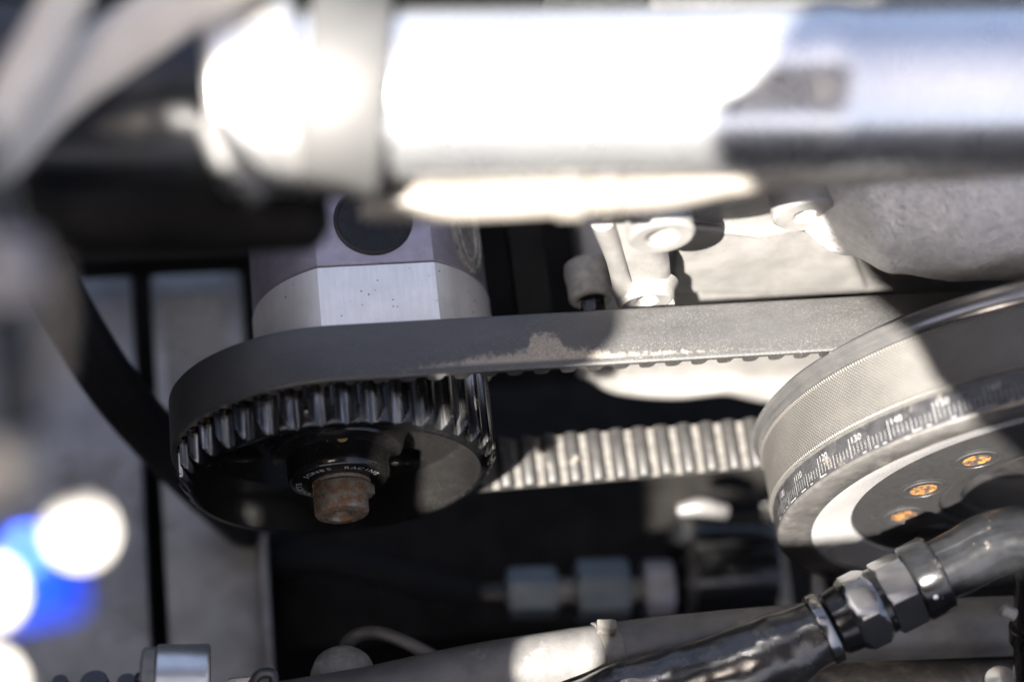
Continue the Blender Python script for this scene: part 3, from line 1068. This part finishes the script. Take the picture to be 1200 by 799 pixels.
# ------------------------------------------------------------------ small hardware at lower left
bc = thing('band_clamp', at(205, 805, 560), 'worn metal band clamp at the bottom edge below the chassis rail', 'clamp')
q0, q1 = at(184, 812, 560), at(246, 811, 562)
ba = (q1 - q0).normalized()
bl_ = (q1 - q0).length
lathe('band', q0, ba, [(11.5, 0), (14.0, 0), (14.3, .4), (14.3, bl_ - .6), (13.8, bl_), (11.5, bl_)], 'satin', bc, 72)
lathe('flange', q0, ba, [(8, -4.4), (12.6, -4.4), (13.4, -3.8), (13.6, -.4), (12.8, 0)], 'cap', bc, 64)
lathe('screw', at(172, 781, 556), -ba, [(3.6, -3), (3.6, 0), (3.2, 1.2), (1.8, 1.9), (0, 2.1)], 'rusty', bc, 24)
lathe('screw', at(164, 799, 556), -ba, [(3.2, -3), (3.2, 0), (2.6, 1.3), (0, 1.8)], 'an', bc, 24)
for px, py, R_, lab in ((112, 806, 4.6, 'larger black hex bolt head left of the band clamp at bottom left'), (150, 806, 3.2, 'small black bolt head touching the band clamp at bottom left'), (72, 806, 2.6, 'black bolt tip at the far bottom left edge')):
    h = thing('bolt', at(px, py + 14, 566), lab, 'bolt', 'black bolts at the bottom left edge')
    hexagon('head', at(px, py, 560), (UP * .8 - FWD * .6), R_, -4, 3.5, 'hose', h, 1.0, ref=RIGHT)
    lathe('shank', at(px, py, 560), (UP * .8 - FWD * .6), [(R_ * .5, -12), (R_ * .5, -3.9)], 'hose', h, 20)
st = thing('hose_bracket', at(295, 812, 566), 'black bracket end poking up at the bottom edge right of the band clamp', 'bracket')
tube('loop', [(at(290, 822, 560), 1.5), (at(300, 794, 560), 1.6), (at(312, 788, 560), 1.6), (at(320, 792, 560), 1.6), (at(322, 815, 560), 1.5)], 'hose', st, 14, 6)
prism('tab', [at(x, y, 562) for x, y in ((267, 795), (300, 792), (302, 830), (268, 830))], FWD * 2, 'steel_plate', st, .4)
cpz = at(402, 800, 596)
cpo = lathe('end_cap', cpz, (UP * .78 - FWD * .62 + RIGHT * .05), [(10.2, -16), (10.4, 0), (10.2, 3.5), (9.3, 7.0), (7.2, 9.6), (4, 11.0), (0, 11.4)], 'cap', None, 56)
tag(cpo, 'dull grey domed cap at the bottom edge left of the coolant hose', 'cap')
lp = tube('thin_tube', [(at(398, 775, 625), 2.2), (at(412, 748, 622), 2.2), (at(440, 741, 620), 2.2), (at(475, 752, 618), 2.2), (at(520, 775, 616), 2.2)], 'hose_grey', None, 20, 10)
tag(lp, 'thin grey tube arching behind the domed cap', 'tube')

# ------------------------------------------------------------------ blurred foreground: pipe, hose, bar
fp = thing('intercooler_pipe', at(700, 210, 352), 'blurred polished metal pipe across the top of the picture', 'pipe')
PD = 428.0
A0, A1 = at(252, 113, PD - 2), at(1330, 98, PD + 10)
pa_ = (A1 - A0).normalized()
pL = (A1 - A0).length
pk = pL / 1078.0


def ax(px):
    return (px - 252) * pk


lathe('tube', A0, pa_, [(17.5, ax(275)), (19.3, ax(276)), (19.3, ax(925)), (19.6, ax(937)), (20.0, ax(950)), (20.0, ax(972)), (19.7, ax(986)), (19.4, ax(998)), (19.4, ax(1330))], 'chrome', fp, 96)
lathe('end_collar', A0, (pa_ + UP * .05).normalized(), [(15, ax(250)), (21.2, ax(252)), (22.8, ax(262)), (22.8, ax(346)), (21.8, ax(352)), (18, ax(354))], 'satin', fp, 96)
lathe('clamp_band', A0 + pa_ * ax(400), (pa_ + UP * -.10 + FWD * .06).normalized(), [(19, -9.0), (23.4, -8.6), (23.8, -7.9), (23.8, 7.9), (23.4, 8.6), (19, 9.0)], 'grey_band', fp, 96)
lathe('clamp_screw', at(258, 172, 404), (RIGHT * .4 - UP), [(2.4, -6), (3.2, -5.4), (3.2, 5.0), (2.0, 6)], 'grey_band', fp, 24)
lathe('clamp_screw', at(286, 214, 405), (RIGHT * .8 - UP), [(2.0, -5), (2.6, -4.4), (2.6, 4.0), (1.6, 5)], 'grey_band', fp, 24)
sbz = thing('support_bar', at(800, 245, 452), 'blurred pale bar running along under the polished pipe', 'bar')
tube('bar', [(at(424, 236, 446), 5.0), (at(560, 234, 446), 5.0), (at(760, 225, 448), 4.6), (at(880, 212, 450), 3.0), (at(1040, 206, 450), 2.0), (at(1300, 194, 450), 2.0)], 'cream', sbz, 24, 8)
lathe('lug', at(668, 232, 446), RIGHT, [(3.6, -4), (5.4, -3), (5.4, 3), (3.6, 4)], 'cream', sbz, 32)
lathe('lug', at(712, 226, 446), RIGHT, [(3.2, -3.4), (4.8, -2.6), (4.8, 2.6), (3.2, 3.4)], 'cream', sbz, 32)
rh = tube('rubber_hose', [(at(-80, 120, 462), 28), (at(60, 130, 462), 28), (at(180, 140, 462), 27), (at(275, 146, 462), 24)], 'hose', None, 64, 10)
tag(rh, 'thick black rubber hose blurred at upper left, joining the polished pipe', 'hose')
db = tube('dark_bar', [(at(40, 256, 438), 8.0), (at(200, 254, 438), 8.6), (at(350, 254, 438), 8.2), (at(386, 252, 438), 4.0)], 'black_metal', None, 24, 8)
tag(db, 'blurred black bar below the thick rubber hose at upper left', 'bar')
b1_ = tube('brace_tube', [(at(-40, 215, 395), 6.6), (at(60, 110, 400), 6.6), (at(165, 35, 405), 6.6), (at(300, -50, 410), 6.6)], 'beige', None, 24, 6)
tag(b1_, 'blurred beige brace crossing the upper left corner diagonally', 'brace')
b2_ = tube('brace_tube', [(at(-30, 190, 375), 4.8), (at(15, 110, 378), 4.8), (at(70, 10, 382), 4.8), (at(100, -60, 384), 4.8)], 'beige', None, 24, 6)
tag(b2_, 'blurred pale brace at the far upper left, steeper than the other', 'brace')

# blurred hose end with blue fitting at far left
hf_ = thing('blue_hose_end', at(20, 760, 300), 'badly blurred hose end with blue fitting and added glint nuts at far left', 'hose fitting')
tube('hose', [(at(-30, 150, 318), 3.6), (at(-2, 300, 312), 4.0), (at(14, 400, 306), 4.2), (at(22, 500, 302), 4.2)], 'hose', hf_, 32, 8)
lathe('ferrule', at(8, 275, 306), at(18, 370, 306) - at(8, 275, 306), [(3.4, 0), (5.4, .8), (5.4, 11), (4.0, 12)], 'whiteplate', hf_, 40)
tube('side_strip', [(at(58, 300, 300), 1.4), (at(68, 370, 300), 1.6), (at(62, 450, 300), 1.3)], 'cream', hf_, 16, 6)
bx0 = at(42, 640, 304)
bax = at(58, 740, 304) - bx0
hexagon('blue_nut', bx0, bax, 7.6, 2.0, 11.0, 'blue', hf_, .8, ref=-FWD)
lathe('blue_socket', bx0, bax, [(3.5, -3.0), (6.0, -2), (6.0, 2.0)], 'blue', hf_, 40)
HALF = (SUN - FWD).normalized()  # added nuts face between sun and camera to give blurred bright discs
for px, py, R_, dp in ((93, 622, 4.8, 296), (-4, 552, 5.4, 300), (-14, 694, 5.0, 298), (-12, 800, 4.6, 298)):
    hexagon('glint_nut', at(px, py, dp), HALF, R_, -5.0, .0, 'glint', hf_, .7, ref=RIGHT)
